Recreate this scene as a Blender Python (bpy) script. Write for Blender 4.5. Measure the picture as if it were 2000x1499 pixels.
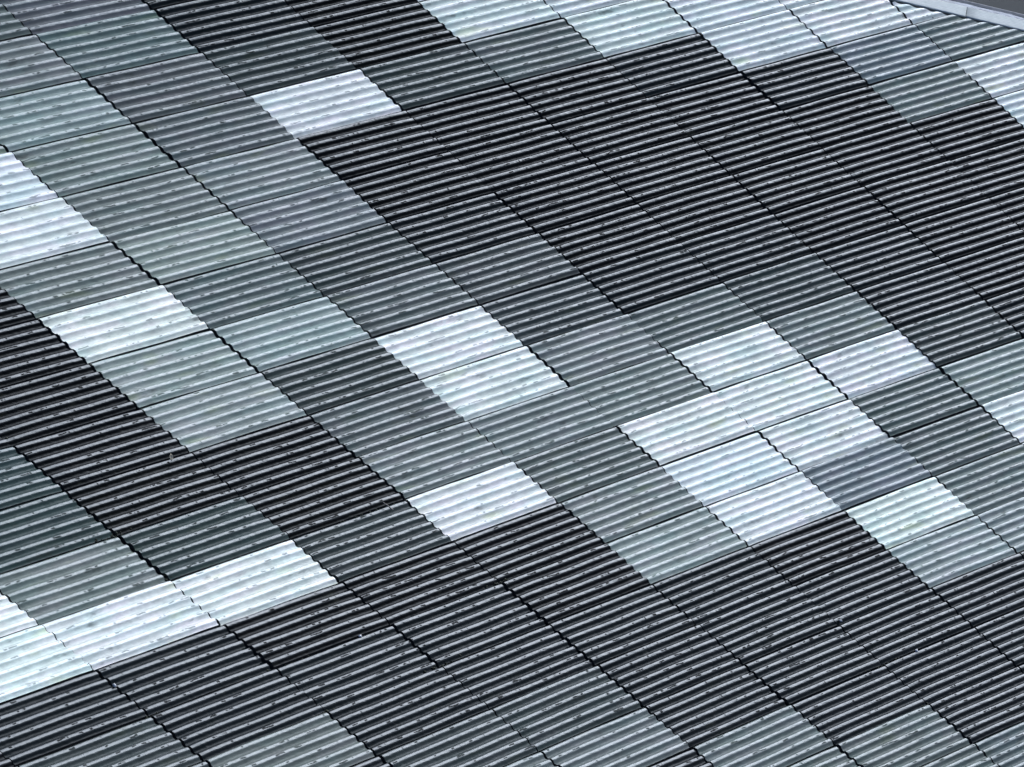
import bpy, math, random
import numpy as np
from mathutils import Matrix, Vector

for o in list(bpy.data.objects):
    bpy.data.objects.remove(o, do_unlink=True)
scene = bpy.context.scene
R = math.radians

# ------------------------------------------------------------------ camera
UNIT = 0.25                     # metres per course (one tile across its flutes)
PITCH = 20.0
FOCAL = 6667.0                  # pixels on a 2000 px wide frame = 120 mm lens
cam_data = bpy.data.cameras.new('camera')
cam_data.lens = 36.0 * FOCAL / 2000.0
cam_data.sensor_width = 36.0
cam_data.clip_start = 0.1
cam_data.clip_end = 3000.0
cam = bpy.data.objects.new('camera', cam_data)
cam.location = (0, 0, 14.0)
cam.rotation_euler = (R(90 - PITCH), 0, 0)
scene.collection.objects.link(cam)
scene.camera = cam
CAM = Matrix.Translation((0, 0, 14.0)) @ Matrix.Rotation(R(90 - PITCH), 4, 'X')
CAMR = np.array(CAM.to_3x3())
CAMT = np.array(CAM.translation)

# ------------------------------------------------------------------ light
SUN_CAM = Vector((0.35, 0.76, -0.54)).normalized()      # towards the sun, beyond the roof
SUN_DIR = (CAM.to_3x3() @ SUN_CAM).normalized()
SUN_ELEV = math.asin(SUN_DIR.z)
SUN_AZ = math.atan2(SUN_DIR.x, SUN_DIR.y)
world = bpy.data.worlds.new('World')
scene.world = world
world.use_nodes = True
wn = world.node_tree.nodes
wl = world.node_tree.links
wn.clear()
wout = wn.new('ShaderNodeOutputWorld')
wbg = wn.new('ShaderNodeBackground')
sky = wn.new('ShaderNodeTexSky')
sky.sky_type = 'NISHITA'
sky.sun_disc = False
sky.sun_elevation = SUN_ELEV
sky.sun_rotation = SUN_AZ
sky.altitude = 50
sky.air_density = 0.2
sky.dust_density = 3.0
sky.ozone_density = 1.0
wbg.inputs['Strength'].default_value = 0.15
wl.new(sky.outputs[0], wbg.inputs['Color'])
wl.new(wbg.outputs[0], wout.inputs['Surface'])

sun_data = bpy.data.lights.new('sun', 'SUN')
sun_data.energy = 0.55
sun_data.angle = R(38)
sun_data.color = (0.96, 0.99, 1.0)
sun = bpy.data.objects.new('sun', sun_data)
sun.rotation_euler = SUN_DIR.to_track_quat('Z', 'Y').to_euler()
sun.location = (0, 0, 40)
scene.collection.objects.link(sun)

scene.view_settings.view_transform = 'Standard'
scene.view_settings.look = 'None'
scene.view_settings.gamma = 1.0
scene.view_settings.use_curve_mapping = False
scene.view_settings.exposure = 0.85
scene.view_settings.use_white_balance = True
scene.view_settings.white_balance_temperature = 5450
scene.view_settings.white_balance_tint = 5.0

# ------------------------------------------------------------------ helpers
coll = scene.collection


def tag(o, label=None, cat=None, group=None, kind=None):
    if label:
        o['label'] = label
    if cat:
        o['category'] = cat
    if group:
        o['group'] = group
    if kind:
        o['kind'] = kind
    return o


def mesh_obj(name, verts, faces, mat, parent=None, smooth=None, uv=None, mat_index=None):
    me = bpy.data.meshes.new(name)
    me.from_pydata([tuple(v) for v in verts], [], [tuple(f) for f in faces])
    if smooth is not None:
        if isinstance(smooth, bool):
            smooth = [smooth] * len(me.polygons)
        me.polygons.foreach_set('use_smooth', smooth)
    if uv is not None:
        lay = me.uv_layers.new(name='UVMap')
        li = np.empty(len(me.loops), dtype=np.int32)
        me.loops.foreach_get('vertex_index', li)
        lay.data.foreach_set('uv', np.asarray(uv, dtype=np.float32)[li].ravel())
    for mm in (mat if isinstance(mat, (list, tuple)) else [mat]):
        me.materials.append(mm)
    if mat_index is not None:
        me.polygons.foreach_set('material_index', mat_index)
    me.update()
    o = bpy.data.objects.new(name, me)
    coll.objects.link(o)
    if parent is not None:
        o.parent = parent
    return o


def to_world(p):
    return (np.asarray(p) * UNIT) @ CAMR.T + CAMT


# ------------------------------------------------------------------ roof surface
# gently curved roof: P(u, v) in camera-axes units, u = columns of tiles, v = courses
MON = [(0, 0), (0, 1), (0, 2), (0, 3), (1, 0), (1, 1), (1, 2), (2, 0), (2, 1), (3, 0)]
COEF = np.array([[0.8954, -0.0508, -52.1742], [6.1386, -5.5574, 3.1766], [-0.4974, 0.4912, 0.2452],
                 [0.0449, -0.0379, 0.0112], [11.1155, 3.6258, -14.4118], [-0.3864, -0.9611, 0.3114],
                 [0.0811, -0.1638, 0.1265], [1.1766, 0.4, 0.916], [0.1757, 0.0069, 0.3527],
                 [-0.1581, -0.149, 0.0199]])


def surf(ci, ri):
    """point, unit ridge tangent, unit course tangent, unit normal (world, metres)"""
    u = (np.asarray(ci, float) - 6) / 7
    v = (np.asarray(ri, float) - 9) / 9
    P = np.zeros(u.shape + (3,))
    Pu = np.zeros_like(P)
    Pv = np.zeros_like(P)
    for (i, j), c in zip(MON, COEF):
        P += (u ** i * v ** j)[..., None] * c
        if i:
            Pu += (i * u ** (i - 1) * v ** j)[..., None] * c
        if j:
            Pv += (u ** i * j * v ** (j - 1))[..., None] * c
    N = np.cross(Pv, Pu)
    nz = lambda a: a / np.linalg.norm(a, axis=-1, keepdims=True)
    return to_world(P), nz(Pu) @ CAMR.T, nz(Pv) @ CAMR.T, nz(N) @ CAMR.T


def project(ci, ri):
    p, _, _, _ = surf(np.array([ci]), np.array([ri]))
    q = (p[0] - CAMT) @ CAMR
    return FOCAL * q[0] / -q[2] + 1000, 749.5 - FOCAL * q[1] / -q[2]


def hip_u(v):                   # the roof's cut edge at the upper right
    return 12.037 + 0.662 * (np.asarray(v) - 3.385)


# ------------------------------------------------------------------ materials
def new_mat(name):
    m = bpy.data.materials.new(name)
    m.use_nodes = True
    nt = m.node_tree
    nt.nodes.clear()
    out = nt.nodes.new('ShaderNodeOutputMaterial')
    bsdf = nt.nodes.new('ShaderNodeBsdfPrincipled')
    nt.links.new(bsdf.outputs[0], out.inputs['Surface'])
    return m, nt, bsdf


def mixc(nt, fac, a, b, blend='MIX'):
    n = nt.nodes.new('ShaderNodeMix')
    n.data_type = 'RGBA'
    n.blend_type = blend
    for sock, val in ((n.inputs[0], fac), (n.inputs[6], a), (n.inputs[7], b)):
        if hasattr(val, 'is_output'):
            nt.links.new(val, sock)
        else:
            sock.default_value = val
    return n.outputs[2]


def math_n(nt, op, a, b=None, clamp=False):
    n = nt.nodes.new('ShaderNodeMath')
    n.operation = op
    n.use_clamp = clamp
    for sock, val in ((n.inputs[0], a), (n.inputs[1], b)):
        if val is None:
            continue
        if hasattr(val, 'is_output'):
            nt.links.new(val, sock)
        else:
            sock.default_value = val
    return n.outputs[0]


def ramp(nt, src, p0, p1, c0=(0, 0, 0, 1), c1=(1, 1, 1, 1)):
    n = nt.nodes.new('ShaderNodeValToRGB')
    n.color_ramp.elements[0].position = p0
    n.color_ramp.elements[1].position = p1
    n.color_ramp.elements[0].color = c0
    n.color_ramp.elements[1].color = c1
    nt.links.new(src, n.inputs[0])
    return n.outputs[0]


def noise(nt, vec, w, scale, detail=2.0, rough=0.5, dist=0.0):
    n = nt.nodes.new('ShaderNodeTexNoise')
    n.noise_dimensions = '4D'
    n.inputs['Scale'].default_value = scale
    n.inputs['Detail'].default_value = detail
    n.inputs['Roughness'].default_value = rough
    n.inputs['Distortion'].default_value = dist
    nt.links.new(vec, n.inputs['Vector'])
    if hasattr(w, 'is_output'):
        nt.links.new(w, n.inputs['W'])
    else:
        n.inputs['W'].default_value = w
    return n.outputs['Fac']


def mapping(nt, vec, sx, sy, sz=1.0):
    n = nt.nodes.new('ShaderNodeMapping')
    n.inputs['Scale'].default_value = (sx, sy, sz)
    nt.links.new(vec, n.inputs['Vector'])
    return n.outputs[0]


IOR = 1.19
ROUGH = (0.10, 0.20)
BUMP = 0.0018
PIT = (4.6, 0.575)


def glaze_material():
    """lustre-glazed fluted ceramic; base colour comes from each tile's own object colour.
    UV: x = distance along the flutes in courses, y = flute count across."""
    m, nt, b = new_mat('glazed_ceramic')
    uvn = nt.nodes.new('ShaderNodeUVMap')
    uvn.uv_map = 'UVMap'
    oi = nt.nodes.new('ShaderNodeObjectInfo')
    w = math_n(nt, 'MULTIPLY', oi.outputs['Random'], 57.0)
    sep = nt.nodes.new('ShaderNodeSeparateXYZ')
    nt.links.new(uvn.outputs[0], sep.inputs[0])
    com = nt.nodes.new('ShaderNodeCombineXYZ')
    nt.links.new(sep.outputs[0], com.inputs[0])
    nt.links.new(sep.outputs[1], com.inputs[1])
    nt.links.new(w, com.inputs[2])
    uv = com.outputs[0]

    def nz(sx, sy, zoff, detail=1.0, rough=0.5, dist=0.0):
        mp = nt.nodes.new('ShaderNodeMapping')
        mp.inputs['Scale'].default_value = (sx, sy, 1.0)
        mp.inputs['Location'].default_value = (0, 0, zoff)
        nt.links.new(uv, mp.inputs['Vector'])
        n = nt.nodes.new('ShaderNodeTexNoise')
        n.noise_dimensions = '3D'
        n.inputs['Scale'].default_value = 1.0
        n.inputs['Detail'].default_value = detail
        n.inputs['Roughness'].default_value = rough
        n.inputs['Distortion'].default_value = dist
        nt.links.new(mp.outputs[0], n.inputs['Vector'])
        return n.outputs['Fac'], n.outputs['Color']

    # lustre tints drifting along single flutes
    f1, col1 = nz(1.0, 0.75, 0.0, 1.0)
    sc = nt.nodes.new('ShaderNodeSeparateColor')
    nt.links.new(col1, sc.inputs[0])
    base = oi.outputs['Color']
    c = mixc(nt, ramp(nt, sc.outputs[0], 0.50, 0.66), base, mixc(nt, 1.0, base, (1.03, 0.96, 1.01, 1), 'MULTIPLY'))
    c = mixc(nt, ramp(nt, sc.outputs[1], 0.50, 0.66), c, mixc(nt, 1.0, c, (0.94, 1.01, 1.01, 1), 'MULTIPLY'))
    c = mixc(nt, ramp(nt, sc.outputs[2], 0.64, 0.76), c, mixc(nt, 1.0, c, (1.03, 1.03, 0.85, 1), 'MULTIPLY'))
    c = mixc(nt, 1.0, c, ramp(nt, f1, 0.30, 0.70, (0.86, 0.86, 0.87, 1), (1.12, 1.12, 1.12, 1)), 'MULTIPLY')
    # firing mottle and grime share one noise
    f4, col4 = nz(4.5, 1.5, 20.0, 3.0, 0.6)
    c = mixc(nt, 1.0, c, ramp(nt, f4, 0.25, 0.75, (0.80, 0.80, 0.80, 1), (1.16, 1.16, 1.16, 1)), 'MULTIPLY')
    f5, col5 = nz(1.6, 1.1, 40.0, 3.0, 0.65)
    c = mixc(nt, math_n(nt, 'MULTIPLY', ramp(nt, f5, 0.63, 0.73), 0.5), c, (0.030, 0.033, 0.022, 1))
    # worn dashes along the crowns where the glaze has gone
    rnd = math_n(nt, 'ROUND', sep.outputs[1])
    fr = math_n(nt, 'SUBTRACT', sep.outputs[1], rnd)
    com2 = nt.nodes.new('ShaderNodeCombineXYZ')
    nt.links.new(math_n(nt, 'MULTIPLY', sep.outputs[0], PIT[0]), com2.inputs[0])
    nt.links.new(math_n(nt, 'MULTIPLY', rnd, 7.31), com2.inputs[1])
    nt.links.new(w, com2.inputs[2])
    n6 = nt.nodes.new('ShaderNodeTexNoise')
    n6.inputs['Scale'].default_value = 1.0
    n6.inputs['Detail'].default_value = 2.0
    n6.inputs['Roughness'].default_value = 0.6
    nt.links.new(com2.outputs[0], n6.inputs['Vector'])
    wob = math_n(nt, 'MULTIPLY', math_n(nt, 'SUBTRACT', f4, 0.5), 0.42)
    dist = math_n(nt, 'ABSOLUTE', math_n(nt, 'ADD', math_n(nt, 'ADD', fr, wob), 0.02))
    core = nt.nodes.new('ShaderNodeMapRange')
    core.inputs['From Min'].default_value = 0.055
    core.inputs['From Max'].default_value = 0.08
    core.inputs['To Min'].default_value = 1.0
    core.inputs['To Max'].default_value = 0.0
    nt.links.new(dist, core.inputs['Value'])
    pit = math_n(nt, 'MULTIPLY', ramp(nt, n6.outputs['Fac'], PIT[1], PIT[1] + 0.03), core.outputs[0])
    c = mixc(nt, math_n(nt, 'MULTIPLY', pit, 0.85), c, mixc(nt, 1.0, c, (0.45, 0.46, 0.46, 1), 'MULTIPLY'))
    nt.links.new(c, b.inputs['Base Color'])
    inv = math_n(nt, 'SUBTRACT', 1.0, math_n(nt, 'MULTIPLY', pit, 0.95))
    b.inputs['IOR'].default_value = IOR
    # settled dust dulls the gloss in the troughs between crowns
    cosv = math_n(nt, 'COSINE', math_n(nt, 'MULTIPLY', sep.outputs[1], 6.28318))
    gl = nt.nodes.new('ShaderNodeMapRange')
    gl.inputs['From Min'].default_value = 0.0
    gl.inputs['From Max'].default_value = 0.55
    gl.inputs['To Min'].default_value = 0.05
    gl.inputs['To Max'].default_value = 0.5
    nt.links.new(cosv, gl.inputs['Value'])
    nt.links.new(math_n(nt, 'MULTIPLY', inv, gl.outputs[0]), b.inputs['Specular IOR Level'])
    b.inputs['Specular Tint'].default_value = (0.80, 0.93, 1.0, 1)
    rg = nt.nodes.new('ShaderNodeMapRange')
    rg.inputs['To Min'].default_value = ROUGH[0]
    rg.inputs['To Max'].default_value = ROUGH[1]
    nt.links.new(f4, rg.inputs['Value'])
    nt.links.new(rg.outputs[0], b.inputs['Roughness'])
    # uneven glaze
    f7, col7 = nz(7.0, 2.6, 80.0, 2.0, 0.55, 0.3)
    hsum = math_n(nt, 'SUBTRACT', f7, math_n(nt, 'MULTIPLY', pit, 0.15))
    bp = nt.nodes.new('ShaderNodeBump')
    bp.inputs['Strength'].default_value = 1.0
    bp.inputs['Distance'].default_value = BUMP
    nt.links.new(hsum, bp.inputs['Height'])
    nt.links.new(bp.outputs[0], b.inputs['Normal'])
    return m


def plain_material(name, c0, c1, scale=8.0, rough=0.8, bump=0.0, metallic=0.0, stretch=(1, 1, 1), spec=0.5):
    m, nt, b = new_mat(name)
    tc = nt.nodes.new('ShaderNodeTexCoord')
    v = mapping(nt, tc.outputs['Object'], *stretch)
    n = noise(nt, v, 1.7, scale, 5.0, 0.6)
    nt.links.new(mixc(nt, ramp(nt, n, 0.35, 0.68), c0, c1), b.inputs['Base Color'])
    b.inputs['Roughness'].default_value = rough
    b.inputs['Metallic'].default_value = metallic
    b.inputs['Specular IOR Level'].default_value = spec
    if bump:
        bp = nt.nodes.new('ShaderNodeBump')
        bp.inputs['Strength'].default_value = 0.8
        bp.inputs['Distance'].default_value = bump
        nt.links.new(n, bp.inputs['Height'])
        nt.links.new(bp.outputs[0], b.inputs['Normal'])
    return m


GLAZE = glaze_material()
DECK = plain_material('bitumen_deck', (0.012, 0.012, 0.013, 1), (0.03, 0.03, 0.028, 1), 14, 0.95, 0.002)
JOINT = plain_material('shaded_joint_face', (0.006, 0.007, 0.008, 1), (0.022, 0.023, 0.022, 1), 90, 0.9)  # near-black tile edge faces: shade of the deep narrow gaps painted into the colour
LEAD = plain_material('weathered_lead', (0.11, 0.12, 0.14, 1), (0.42, 0.45, 0.50, 1), 30, 0.6, 0.004, spec=0.03)
GUTTER = plain_material('gutter_lining', (0.09, 0.094, 0.105, 1), (0.15, 0.155, 0.165, 1), 18, 0.7, 0.001, spec=0.02)
HIPTILE = plain_material('matte_white_ceramic', (0.50, 0.53, 0.50, 1), (0.62, 0.64, 0.60, 1), 22, 0.8, 0.0008, spec=0.03)
TRIM = plain_material('pale_coping', (0.20, 0.205, 0.21, 1), (0.36, 0.36, 0.36, 1), 20, 0.7, 0.001, spec=0.02)
ASPHALT = plain_material('grey_ground', (0.030, 0.034, 0.034, 1), (0.040, 0.044, 0.043, 1), 0.8, 0.9, 0.003, spec=0.1)
MOSS = plain_material('dark_moss', (0.008, 0.011, 0.005, 1), (0.04, 0.045, 0.015, 1), 60, 0.95, 0.002)
LEAF = plain_material('dry_leaf', (0.38, 0.33, 0.22, 1), (0.60, 0.55, 0.42, 1), 40, 0.8)
TWIG = plain_material('dry_twig', (0.30, 0.25, 0.20, 1), (0.46, 0.40, 0.33, 1), 40, 0.8)
CHIP = plain_material('pale_chip', (0.62, 0.60, 0.57, 1), (0.78, 0.77, 0.74, 1), 40, 0.7)

# ------------------------------------------------------------------ tile shape
FLUTES = 6
FH = 0.029                                   # flute height in courses
xs = np.linspace(-0.5, 0.5, 401)
ax = np.abs(xs)
CW = 0.165                                   # half width of a crown
zz = np.clip((ax - CW) / (0.5 - CW), 0, 1)
raw = np.where(ax < CW, 1 - 0.05 * (ax / CW) ** 2, 0.95 * (1 - zz) ** 2.0)
ker = np.hanning(21)
ker /= ker.sum()
prof = np.convolve(np.concatenate([raw[:-1], raw[:-1], raw]), ker, 'same')[400:801]


def flute_height(phase):
    """phase in flutes; crowns at integer values"""
    f = (np.asarray(phase) + 0.5) % 1.0 - 0.5
    return FH * np.interp(f, xs, prof)


SUB = np.array([-0.5, -0.42, -0.34, -0.27, -0.21, -0.16, -0.08, 0.0, 0.08, 0.16, 0.21, 0.27, 0.34, 0.42])
PH0, PH1 = -0.30, 5.53
ph = np.unique(np.concatenate([[PH0, PH1], (np.arange(-1, 8)[:, None] + SUB[None]).ravel()]))
PHASES = ph[(ph >= PH0) & (ph <= PH1)]
PHASES_LO = np.concatenate([[PH0], [x for k in range(0, 6) for x in (k - .16, k + .16, k + .27, k + .5)][1:-1], [PH1]])
GAP = 0.0075                                 # half seam gap as share of a tile's length


def tile_geometry(ci, ri, rng, nseg=10, phases=PHASES, dark=False):
    """one tile between columns ci..ci+1 and courses ri..ri+1; returns verts, faces, smooth, uv"""
    t = (phases + 0.30) / FLUTES                # across, 0..1
    lift = rng.uniform(-0.007, 0.007)
    tilt_s = rng.uniform(-0.007, 0.007)
    tilt_t = rng.uniform(-0.007, 0.007)
    ds = rng.uniform(-0.006, 0.006)
    dt = rng.uniform(-0.008, 0.008)
    skew = rng.uniform(-0.006, 0.006)
    wav = rng.uniform(0, 6.28, 6)
    S0, S1 = GAP + ds, 1 - GAP + ds
    s = np.linspace(0, 1, nseg + 1)
    tt, ss = np.meshgrid(t, s)                  # rows along the tile
    smax = np.minimum(S1, hip_u(ri + t) - ci - 0.012)
    keep = smax > S0 + 0.03
    if keep.sum() < 3:
        return None
    if not keep.all():
        k = np.where(keep)[0]
        tt, ss = tt[:, k], ss[:, k]
        smax = smax[k]
        phs = phases[k]
    else:
        phs = phases
    # ragged ends: each flute ends a little differently
    nf = np.round(phs).astype(int)
    rag0 = rng.uniform(-0.003, 0.003, 9)[nf + 1]
    rag1 = rng.uniform(-0.003, 0.003, 9)[nf + 1]
    s0 = S0 + rag0
    s1 = smax + rag1
    ss = s0[None] + (s1 - s0)[None] * ss
    h = flute_height(phs)[None] * (1 + 0.10 * np.sin(ss * 5 + wav[0]) * np.sin(nf[None] * 2.1 + wav[1]))
    h = h + lift + tilt_s * (ss - 0.5) * 2 + tilt_t * (tt - 0.5) * 2
    h = h + 0.0035 * np.sin(ss * 9 + wav[2] + tt * 3) * np.sin(tt * 5 + wav[3])
    # slightly rounded ends
    h[0] -= 0.006
    h[-1] -= 0.006
    tl = tt + dt + skew * (ss - 0.5) + 0.0025 * np.sin(ss * 7 + wav[4])[:, :]
    P, U, V, N = surf(ci + ss, ri + tl)
    top = P + N * (h * UNIT)[..., None]
    ns, ntc = top.shape[:2]
    idx = np.arange(ns * ntc).reshape(ns, ntc)
    verts = [top.reshape(-1, 3)]
    uvs = [np.stack([ss * 2.65, np.broadcast_to(phs[None], ss.shape)], -1).reshape(-1, 2)]
    a, b_, c_, d = idx[:-1, :-1], idx[1:, :-1], idx[1:, 1:], idx[:-1, 1:]
    faces = np.stack([a, b_, c_, d], -1).reshape(-1, 4).tolist()
    smooth = [True] * len(faces)
    base = ns * ntc
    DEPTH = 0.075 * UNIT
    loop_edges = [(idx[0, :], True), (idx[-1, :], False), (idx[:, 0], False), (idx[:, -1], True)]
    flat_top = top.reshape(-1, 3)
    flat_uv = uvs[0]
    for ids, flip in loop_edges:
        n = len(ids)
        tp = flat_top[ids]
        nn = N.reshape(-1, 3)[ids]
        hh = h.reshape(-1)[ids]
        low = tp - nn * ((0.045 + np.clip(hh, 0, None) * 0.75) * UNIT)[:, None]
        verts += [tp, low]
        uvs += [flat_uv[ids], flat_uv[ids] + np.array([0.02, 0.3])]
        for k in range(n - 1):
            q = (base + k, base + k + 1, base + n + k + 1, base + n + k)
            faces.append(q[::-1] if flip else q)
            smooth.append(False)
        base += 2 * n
    return np.concatenate(verts), faces, smooth, np.concatenate(uvs)


# ------------------------------------------------------------------ tile colours
CLASSES = {
    'W': ((0.775, 0.815, 0.71), 'white glazed fluted tile'),
    'L': ((0.290, 0.335, 0.285), 'pale grey-green glazed fluted tile'),
    'l': ((0.205, 0.235, 0.200), 'light grey glazed fluted tile'),
    'm': ((0.125, 0.147, 0.127), 'mid grey glazed fluted tile'),
    'd': ((0.047, 0.059, 0.053), 'dark slate-grey glazed fluted tile'),
    'D': ((0.0070, 0.0105, 0.0115), 'charcoal glazed fluted tile'),
    'K': ((0.0018, 0.0028, 0.0034), 'near-black glazed fluted tile'),
}
# rows per column of tiles, first number is the course of the first letter
GRID = {
    0: (8, 'WWWDdd'),
    1: (4, 'KKKddlWDDm'),
    2: (3, 'KKKKKKdWKDDdm'),
    3: (1, 'LWWlWLLKKdKDDdm'),
    4: (-1, 'mlLllLmLdmlWKKDDDmm'),
    5: (-1, 'mmmmlldmWWlmlLDDDDmm'),
    6: (-1, 'DDdWKKDddllWWWKDDDDm'),
    7: (0, 'KKdKKKKDmWWWlWLDDDD'),
    8: (0, 'WWmKKKKDdlWmmlLDDD'),
    9: (0, 'WWWDKKKKDDdLWLLD'),
    10: (1, 'WWWDKKKKKDLW'),
    11: (2, 'WWllKKKKDL'),
    12: (3, 'WlWWKKK'),
    13: (5, 'WWWKK'),
}
WARM = {(5, -1): (1.10, .98, 1.06), (5, 1): (1.12, .98, 1.05), (5, 4): (1.03, 1.0, 1.08), (7, 1): (.95, 1.08, .88),
        (3, 9): (1.25, 1.1, .85), (2, 8): (1.2, 1.15, .85), (6, 6): (1.5, 1.4, 1.4), (6, 8): (1.05, 1.0, 1.08),
        (7, 12): (.98, 1.0, 1.12), (11, 4): (.98, .99, 1.1), (5, 0): (1.15, 1.3, 1.3), (1, 7): (.95, 1.12, 1.10),
        (1, 8): (.95, 1.12, 1.10), (2, 9): (.95, 1.08, 1.05)}

random.seed(7)
roof = bpy.data.objects.new('tiled_roof', None)
centre, _, _, _ = surf(np.array([6.0]), np.array([9.0]))
coll.objects.link(roof)
tag(roof, 'large sloping roof clad in fluted glazed tiles from white through grey to black', 'roof', kind='thing')


def colour_of(ci, ri, rng):
    key = None
    if ci in GRID:
        r0, txt = GRID[ci]
        if 0 <= ri - r0 < len(txt):
            key = txt[ri - r0]
    if key is None:                       # outside the photograph: go on in the same patchwork
        near = 'DDDmK' if ri > 13 else ('KKDd' if ci < 3 else 'WlmLD')
        key = near[rng.integers(len(near))]
    col, lab = CLASSES[key]
    k = rng.uniform(0.90, 1.10) if key != 'W' else rng.uniform(0.95, 1.03)
    tint = np.array([rng.uniform(.97, 1.03), rng.uniform(.98, 1.02), rng.uniform(.97, 1.03)])
    c = np.array(col) * k * tint * np.array(WARM.get((ci, ri), (1, 1, 1)))
    return np.clip(c, 0, 0.82), lab


def near_frame(ci, ri, m):
    for a in (0, 1):
        for b_ in (0, 1):
            x, y = project(ci + a, ri + b_)
            if -m < x < 2000 + m and -m < y < 1499 + m:
                return True
    return False


outer = []
for ri in range(-5, 25):
    for ci in range(-4, 18):
        if hip_u(ri + 1.0) < ci:
            continue
        rng = np.random.default_rng(1000 * (ri + 20) + ci + 50)
        if not near_frame(ci, ri, 230):
            outer.append((ci, ri))
            continue
        g = tile_geometry(ci, ri, rng)
        if g is None:
            continue
        col, lab = colour_of(ci, ri, rng)
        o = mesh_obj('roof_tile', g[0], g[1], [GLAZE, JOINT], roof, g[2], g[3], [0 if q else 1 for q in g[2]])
        o.color = (*col, 1)
        o['label'] = lab

# the roof runs on past the picture: plainer tiles, joined
for shade in ('D', 'l'):
    vv, ff, sm, uu = [], [], [], []
    base = 0
    for ci, ri in outer:
        rng = np.random.default_rng(1000 * (ri + 20) + ci + 50)
        if (rng.integers(3) == 0) != (shade == 'l'):
            continue
        if abs(ci - 6) > 9 or ri < -3 or ri > 22:
            continue
        g = tile_geometry(ci, ri, rng, nseg=4, phases=PHASES_LO)
        if g is None:
            continue
        vv.append(g[0])
        uu.append(g[3])
        ff += [tuple(i + base for i in f) for f in g[1]]
        sm += g[2]
        base += len(g[0])
    if vv:
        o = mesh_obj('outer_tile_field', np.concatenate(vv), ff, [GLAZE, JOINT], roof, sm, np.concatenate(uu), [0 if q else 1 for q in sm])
        o.color = (*CLASSES[shade][0], 1)
        o['kind'] = 'stuff'

# dark deck under the tiles
cs = np.linspace(-3, 17, 61)
rs = np.linspace(-4, 23, 82)
rr_, cc_ = np.meshgrid(rs, cs, indexing='ij')
cc_ = np.minimum(cc_, hip_u(rr_) - 0.02)
P, U, V, N = surf(cc_, rr_)
Pd = P - N * 0.062 * UNIT
nr, nc = Pd.shape[:2]
ix = np.arange(nr * nc).reshape(nr, nc)
df = np.stack([ix[:-1, :-1], ix[:-1, 1:], ix[1:, 1:], ix[1:, :-1]], -1).reshape(-1, 4).tolist()
mesh_obj('roof_deck', Pd.reshape(-1, 3), df, DECK, roof, True)


# ------------------------------------------------------------------ roof edge at the upper right
def cam_point(px, py, depth):
    """point that stands at a given depth (courses) along a sight line of the photograph"""
    return to_world(np.array([(px - 1000) / FOCAL * depth, (749.5 - py) / FOCAL * depth, -depth]))


hv = np.linspace(0.5, 9.5, 60)
hp, hu_, hv_, hn = surf(hip_u(hv) - 0.0, hv)
hip_dir = hp[1:] - hp[:-1]
hip_dir = np.concatenate([hip_dir, hip_dir[-1:]])
hip_dir /= np.linalg.norm(hip_dir, axis=1, keepdims=True)
view = hp - CAMT
view /= np.linalg.norm(view, axis=1, keepdims=True)
up_cam = CAMR[:, 1]
side = np.array(up_cam)[None] - (hip_dir @ up_cam)[:, None] * hip_dir
side /= np.linalg.norm(side, axis=1, keepdims=True)
away = view


def strip_grid(offs_up, offs_away):
    """points along the hip, moved off the edge by (up, away) in courses"""
    return hp[:, None] + UNIT * (side[:, None] * np.asarray(offs_up)[None, :, None]
                                 + away[:, None] * np.asarray(offs_away)[None, :, None])


def loft(name, grid, mat, parent=None, smooth=True, thick=0.03, color=None, uv=None):
    g = np.asarray(grid)
    n0, n1 = g.shape[:2]
    i = np.arange(n0 * n1).reshape(n0, n1)
    f = np.stack([i[:-1, :-1], i[1:, :-1], i[1:, 1:], i[:-1, 1:]], -1).reshape(-1, 4)
    o = mesh_obj(name, g.reshape(-1, 3), f.tolist(), mat, parent, smooth, uv)
    md = o.modifiers.new('thickness', 'SOLIDIFY')
    md.thickness = thick * UNIT
    md.offset = 0
    if color is not None:
        o.color = (*color, 1)
    return o


# fluted white tiles of the slope behind the hip, seen almost edge-on
band = bpy.data.objects.new('hip_tile_row', None)
coll.objects.link(band)
tag(band, 'row of white fluted tiles turning over the roof edge at upper right', 'roof edge')
q = np.linspace(0, 1, 50)
flt = 0.026 * np.maximum(0, np.cos(2 * np.pi * 6 * q)) ** 0.7
ups = 0.005 + 0.185 * q + flt
aws = 0.02 + 1.6 * q
bg = strip_grid(ups, aws)
for k in range(0, 60, 12):
    sl = slice(k, min(k + 13, 60))
    gseg = bg[sl].copy()
    if gseg.shape[0] < 3:
        continue
    gseg[-1] += (gseg[-2] - gseg[-1]) * 0.06
    n0, n1 = gseg.shape[:2]
    uvg = np.stack(np.meshgrid(np.linspace(0, 2.65, n0), np.linspace(0, 6, n1), indexing='ij'), -1).reshape(-1, 2)
    loft('hip_tile', gseg, HIPTILE, band, True, 0.03)

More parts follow.
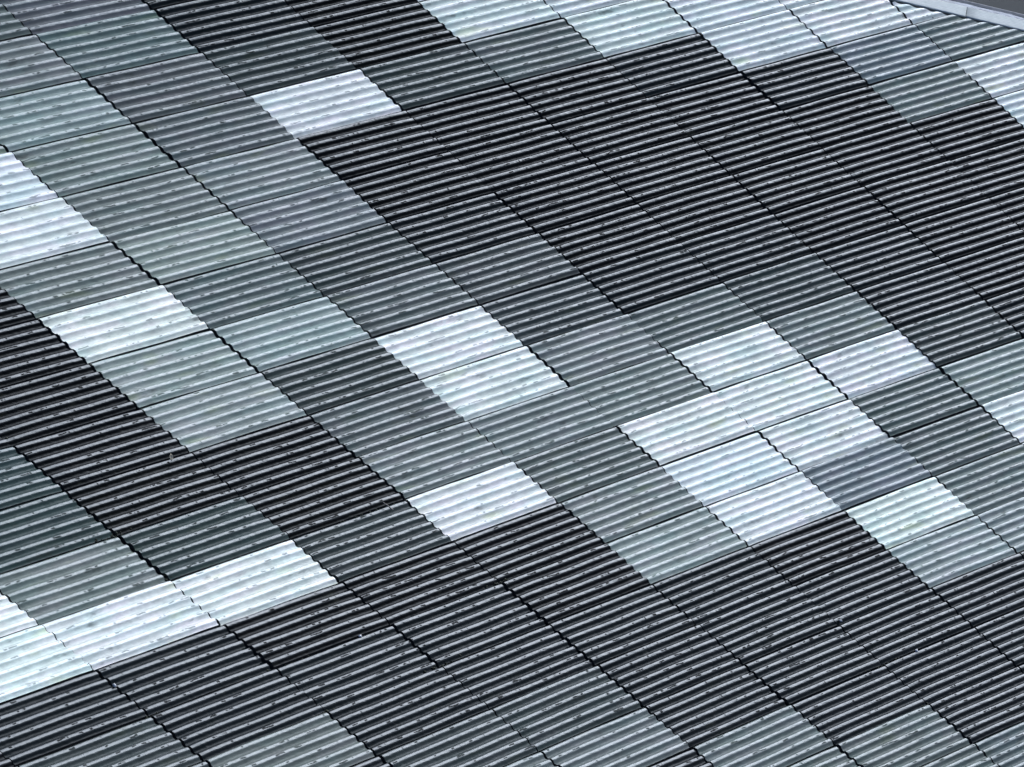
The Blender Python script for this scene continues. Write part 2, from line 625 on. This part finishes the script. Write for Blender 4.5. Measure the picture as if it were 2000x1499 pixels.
# box gutter, wrinkled lead and pale coping beyond
gut = bpy.data.objects.new('lead_gutter', None)
coll.objects.link(gut)
tag(gut, 'grey lead-lined gutter with wrinkled flashing and pale coping behind the white edge tiles', 'gutter')
g_up = np.array([0.15, 0.02, 0.02, 0.16])
loft('gutter_lining', strip_grid([0.10, 0.16, 0.205, 0.225], [1.62, 1.66, 3.2, 3.3]), GUTTER, gut, False, 0.03)
rngw = np.random.default_rng(5)
qq = np.linspace(0, 1, 40)
wr = strip_grid(0.215 + 0.075 * qq, 3.3 + 1.9 * qq)
hv_n = np.repeat(wr, 1, axis=0)
n0, n1 = wr.shape[:2]
fine = np.zeros((n0, n1))
for _ in range(40):
    fx, fy, ph_ = rngw.uniform(0.2, 3.0), rngw.uniform(3, 40), rngw.uniform(0, 6.28)
    fine += np.sin(fx * np.arange(n0)[:, None] + fy * qq[None] + ph_) / 40 ** .5
wr = wr + UNIT * 0.010 * fine[..., None] * side[:, None]
loft('flashing', wr, LEAD, gut, True, 0.02)
loft('coping', strip_grid([0.30, 0.350, 0.360, 0.30], [5.35, 5.4, 5.7, 5.75]), TRIM, gut, False, 0.03)
loft('coping_skirt', strip_grid([0.31, -2.0], [5.8, 6.0]), GUTTER, gut, False, 0.05)

# ------------------------------------------------------------------ ground far below
gs = 1500.0
mesh_obj('ground', [(-gs, -gs, 0), (gs, -gs, 0), (gs, gs, 0), (-gs, gs, 0)], [(0, 1, 2, 3)], ASPHALT)['kind'] = 'structure'


# ------------------------------------------------------------------ moss and litter in the joints
def uv_at(px, py):
    q = np.array([6.0, 9.0])
    for _ in range(40):
        p0 = np.array(project(*q))
        J = np.stack([(np.array(project(q[0] + 1e-3, q[1])) - p0) / 1e-3,
                      (np.array(project(q[0], q[1] + 1e-3)) - p0) / 1e-3], 1)
        q = q + np.linalg.solve(J, np.array([px, py]) - p0)
    return q


rngm = np.random.default_rng(3)
mv, mf = [], []


def add_blob(p, r, flat, N):
    base = sum(len(x) for x in mv)
    phi = (1 + 5 ** .5) / 2
    ic = np.array([(-1, phi, 0), (1, phi, 0), (-1, -phi, 0), (1, -phi, 0), (0, -1, phi), (0, 1, phi), (0, -1, -phi),
                   (0, 1, -phi), (phi, 0, -1), (phi, 0, 1), (-phi, 0, -1), (-phi, 0, 1)]) / 1.9
    fc = [(0, 11, 5), (0, 5, 1), (0, 1, 7), (0, 7, 10), (0, 10, 11), (1, 5, 9), (5, 11, 4), (11, 10, 2), (10, 7, 6),
          (7, 1, 8), (3, 9, 4), (3, 4, 2), (3, 2, 6), (3, 6, 8), (3, 8, 9), (4, 9, 5), (2, 4, 11), (6, 2, 10), (8, 6, 7),
          (9, 8, 1)]
    v = ic * r * rngm.uniform(0.7, 1.3, (12, 1))
    v = v - np.outer(v @ N, N) * (1 - flat)
    mv.append(v + p)
    mf.extend([tuple(i + base for i in f) for f in fc])


for px, py, along, n in [(1722, 1298, 60, 46), (972, 1140, 40, 40), (12, 862, 30, 26), (695, 1012, 110, 60), (222, 1046, 50, 34),
                         (330, 1128, 30, 20), (860, 1300, 60, 20), (560, 1300, 60, 20), (1490, 1080, 40, 18), (640, 1390, 30, 20),
                         (1640, 600, 60, 18), (1830, 30, 20, 8), (1810, 1376, 30, 16), (300, 1400, 60, 24), (1000, 905, 20, 8)]:
    for _ in range(n):
        a = rngm.normal() * along * 0.35
        x, y = px + a + rngm.normal() * 3, py - 0.36 * a + rngm.normal() * 3
        c, r_ = uv_at(x, y)
        p, U, V, N = surf(np.array([c]), np.array([r_]))
        add_blob(p[0] + N[0] * rngm.uniform(-0.035, 0.005) * UNIT, rngm.uniform(0.010, 0.026) * UNIT, 0.6, N[0])
o = mesh_obj('moss', np.concatenate(mv), mf, MOSS, None, True)
tag(o, 'dark moss and dirt lodged in the joints between the tiles', 'moss', kind='stuff')


def litter(name, px, py, mat, label, cat, verts, faces, rot, lift=0.03):
    c, r_ = uv_at(px, py)
    p, U, V, N = surf(np.array([c]), np.array([r_]))
    U, N = U[0], N[0]
    W = np.cross(N, U)
    ca, sa = math.cos(rot), math.sin(rot)
    A = U * ca + W * sa
    B = -U * sa + W * ca
    v = np.array(verts, float) * UNIT
    pts = p[0] + N * lift * UNIT + v[:, :1] * A + v[:, 1:2] * B + v[:, 2:] * N
    o = mesh_obj(name, pts, faces, mat, None, True)
    tag(o, label, cat)
    return o


# a curled leaf: blade with a folded midrib
lv, lf = [], []
for i in range(7):
    s = i / 6
    w = 0.035 * math.sin(math.pi * min(1, s * 0.92 + 0.04)) + 0.002
    for j in range(5):
        t = j / 4 - 0.5
        lv.append((0.10 * (s - 0.5), 1.3 * w * t, 0.03 * abs(t) + 0.03 * s * s))
for i in range(6):
    for j in range(4):
        a = i * 5 + j
        lf.append((a, a + 5, a + 6, a + 1))
o = litter('dry_leaf', 331, 901, LEAF, 'small curled pale leaf lying on the black tiles at left', 'leaf', lv, lf, 0.9, 0.045)
md = o.modifiers.new('thickness', 'SOLIDIFY')
md.thickness = 0.0015


def twig_mesh(pts, r):
    v, f = [], []
    pts = [np.array(p, float) for p in pts]
    for k, p in enumerate(pts):
        d = pts[min(k + 1, len(pts) - 1)] - pts[max(k - 1, 0)]
        d /= np.linalg.norm(d)
        a = np.cross(d, (0, 0, 1.0))
        a /= np.linalg.norm(a)
        b_ = np.cross(d, a)
        rr = r * (1 - 0.6 * k / len(pts))
        for m in range(6):
            an = m * math.pi / 3
            v.append(p + rr * (math.cos(an) * a + math.sin(an) * b_))
    for k in range(len(pts) - 1):
        for m in range(6):
            f.append((k * 6 + m, k * 6 + (m + 1) % 6, k * 6 + 6 + (m + 1) % 6, k * 6 + 6 + m))
    return v, f


tv, tf = twig_mesh([(-0.08, 0, 0), (-0.03, 0.012, 0.012), (0.02, 0.0, 0.018), (0.09, -0.015, 0.012)], 0.011)
litter('twig', 755, 996, TWIG, 'short pale twig caught below a black tile near centre left', 'twig', tv, tf, 1.9, 0.05)

for px, py, r, lab in [(1788, 1275, 0.030, 'tiny white chip in a joint of the dark tiles at lower right'),
                       (701, 1247, 0.026, 'tiny white chip between charcoal tiles at lower centre'),
                       (222, 1344, 0.028, 'tiny white chip in the seam at lower left'),
                       (1640, 1216, 0.026, 'tiny white chip beside a seam of dark tiles, lower right')]:
    mv2 = mv
    mv, mf = [], []
    add_blob(np.zeros(3), r, 0.7, np.array([0, 0, 1.0]))
    litter('stone_chip', px, py, CHIP, lab, 'stone chip', mv[0], mf, rngm.uniform(0, 3), 0.035)
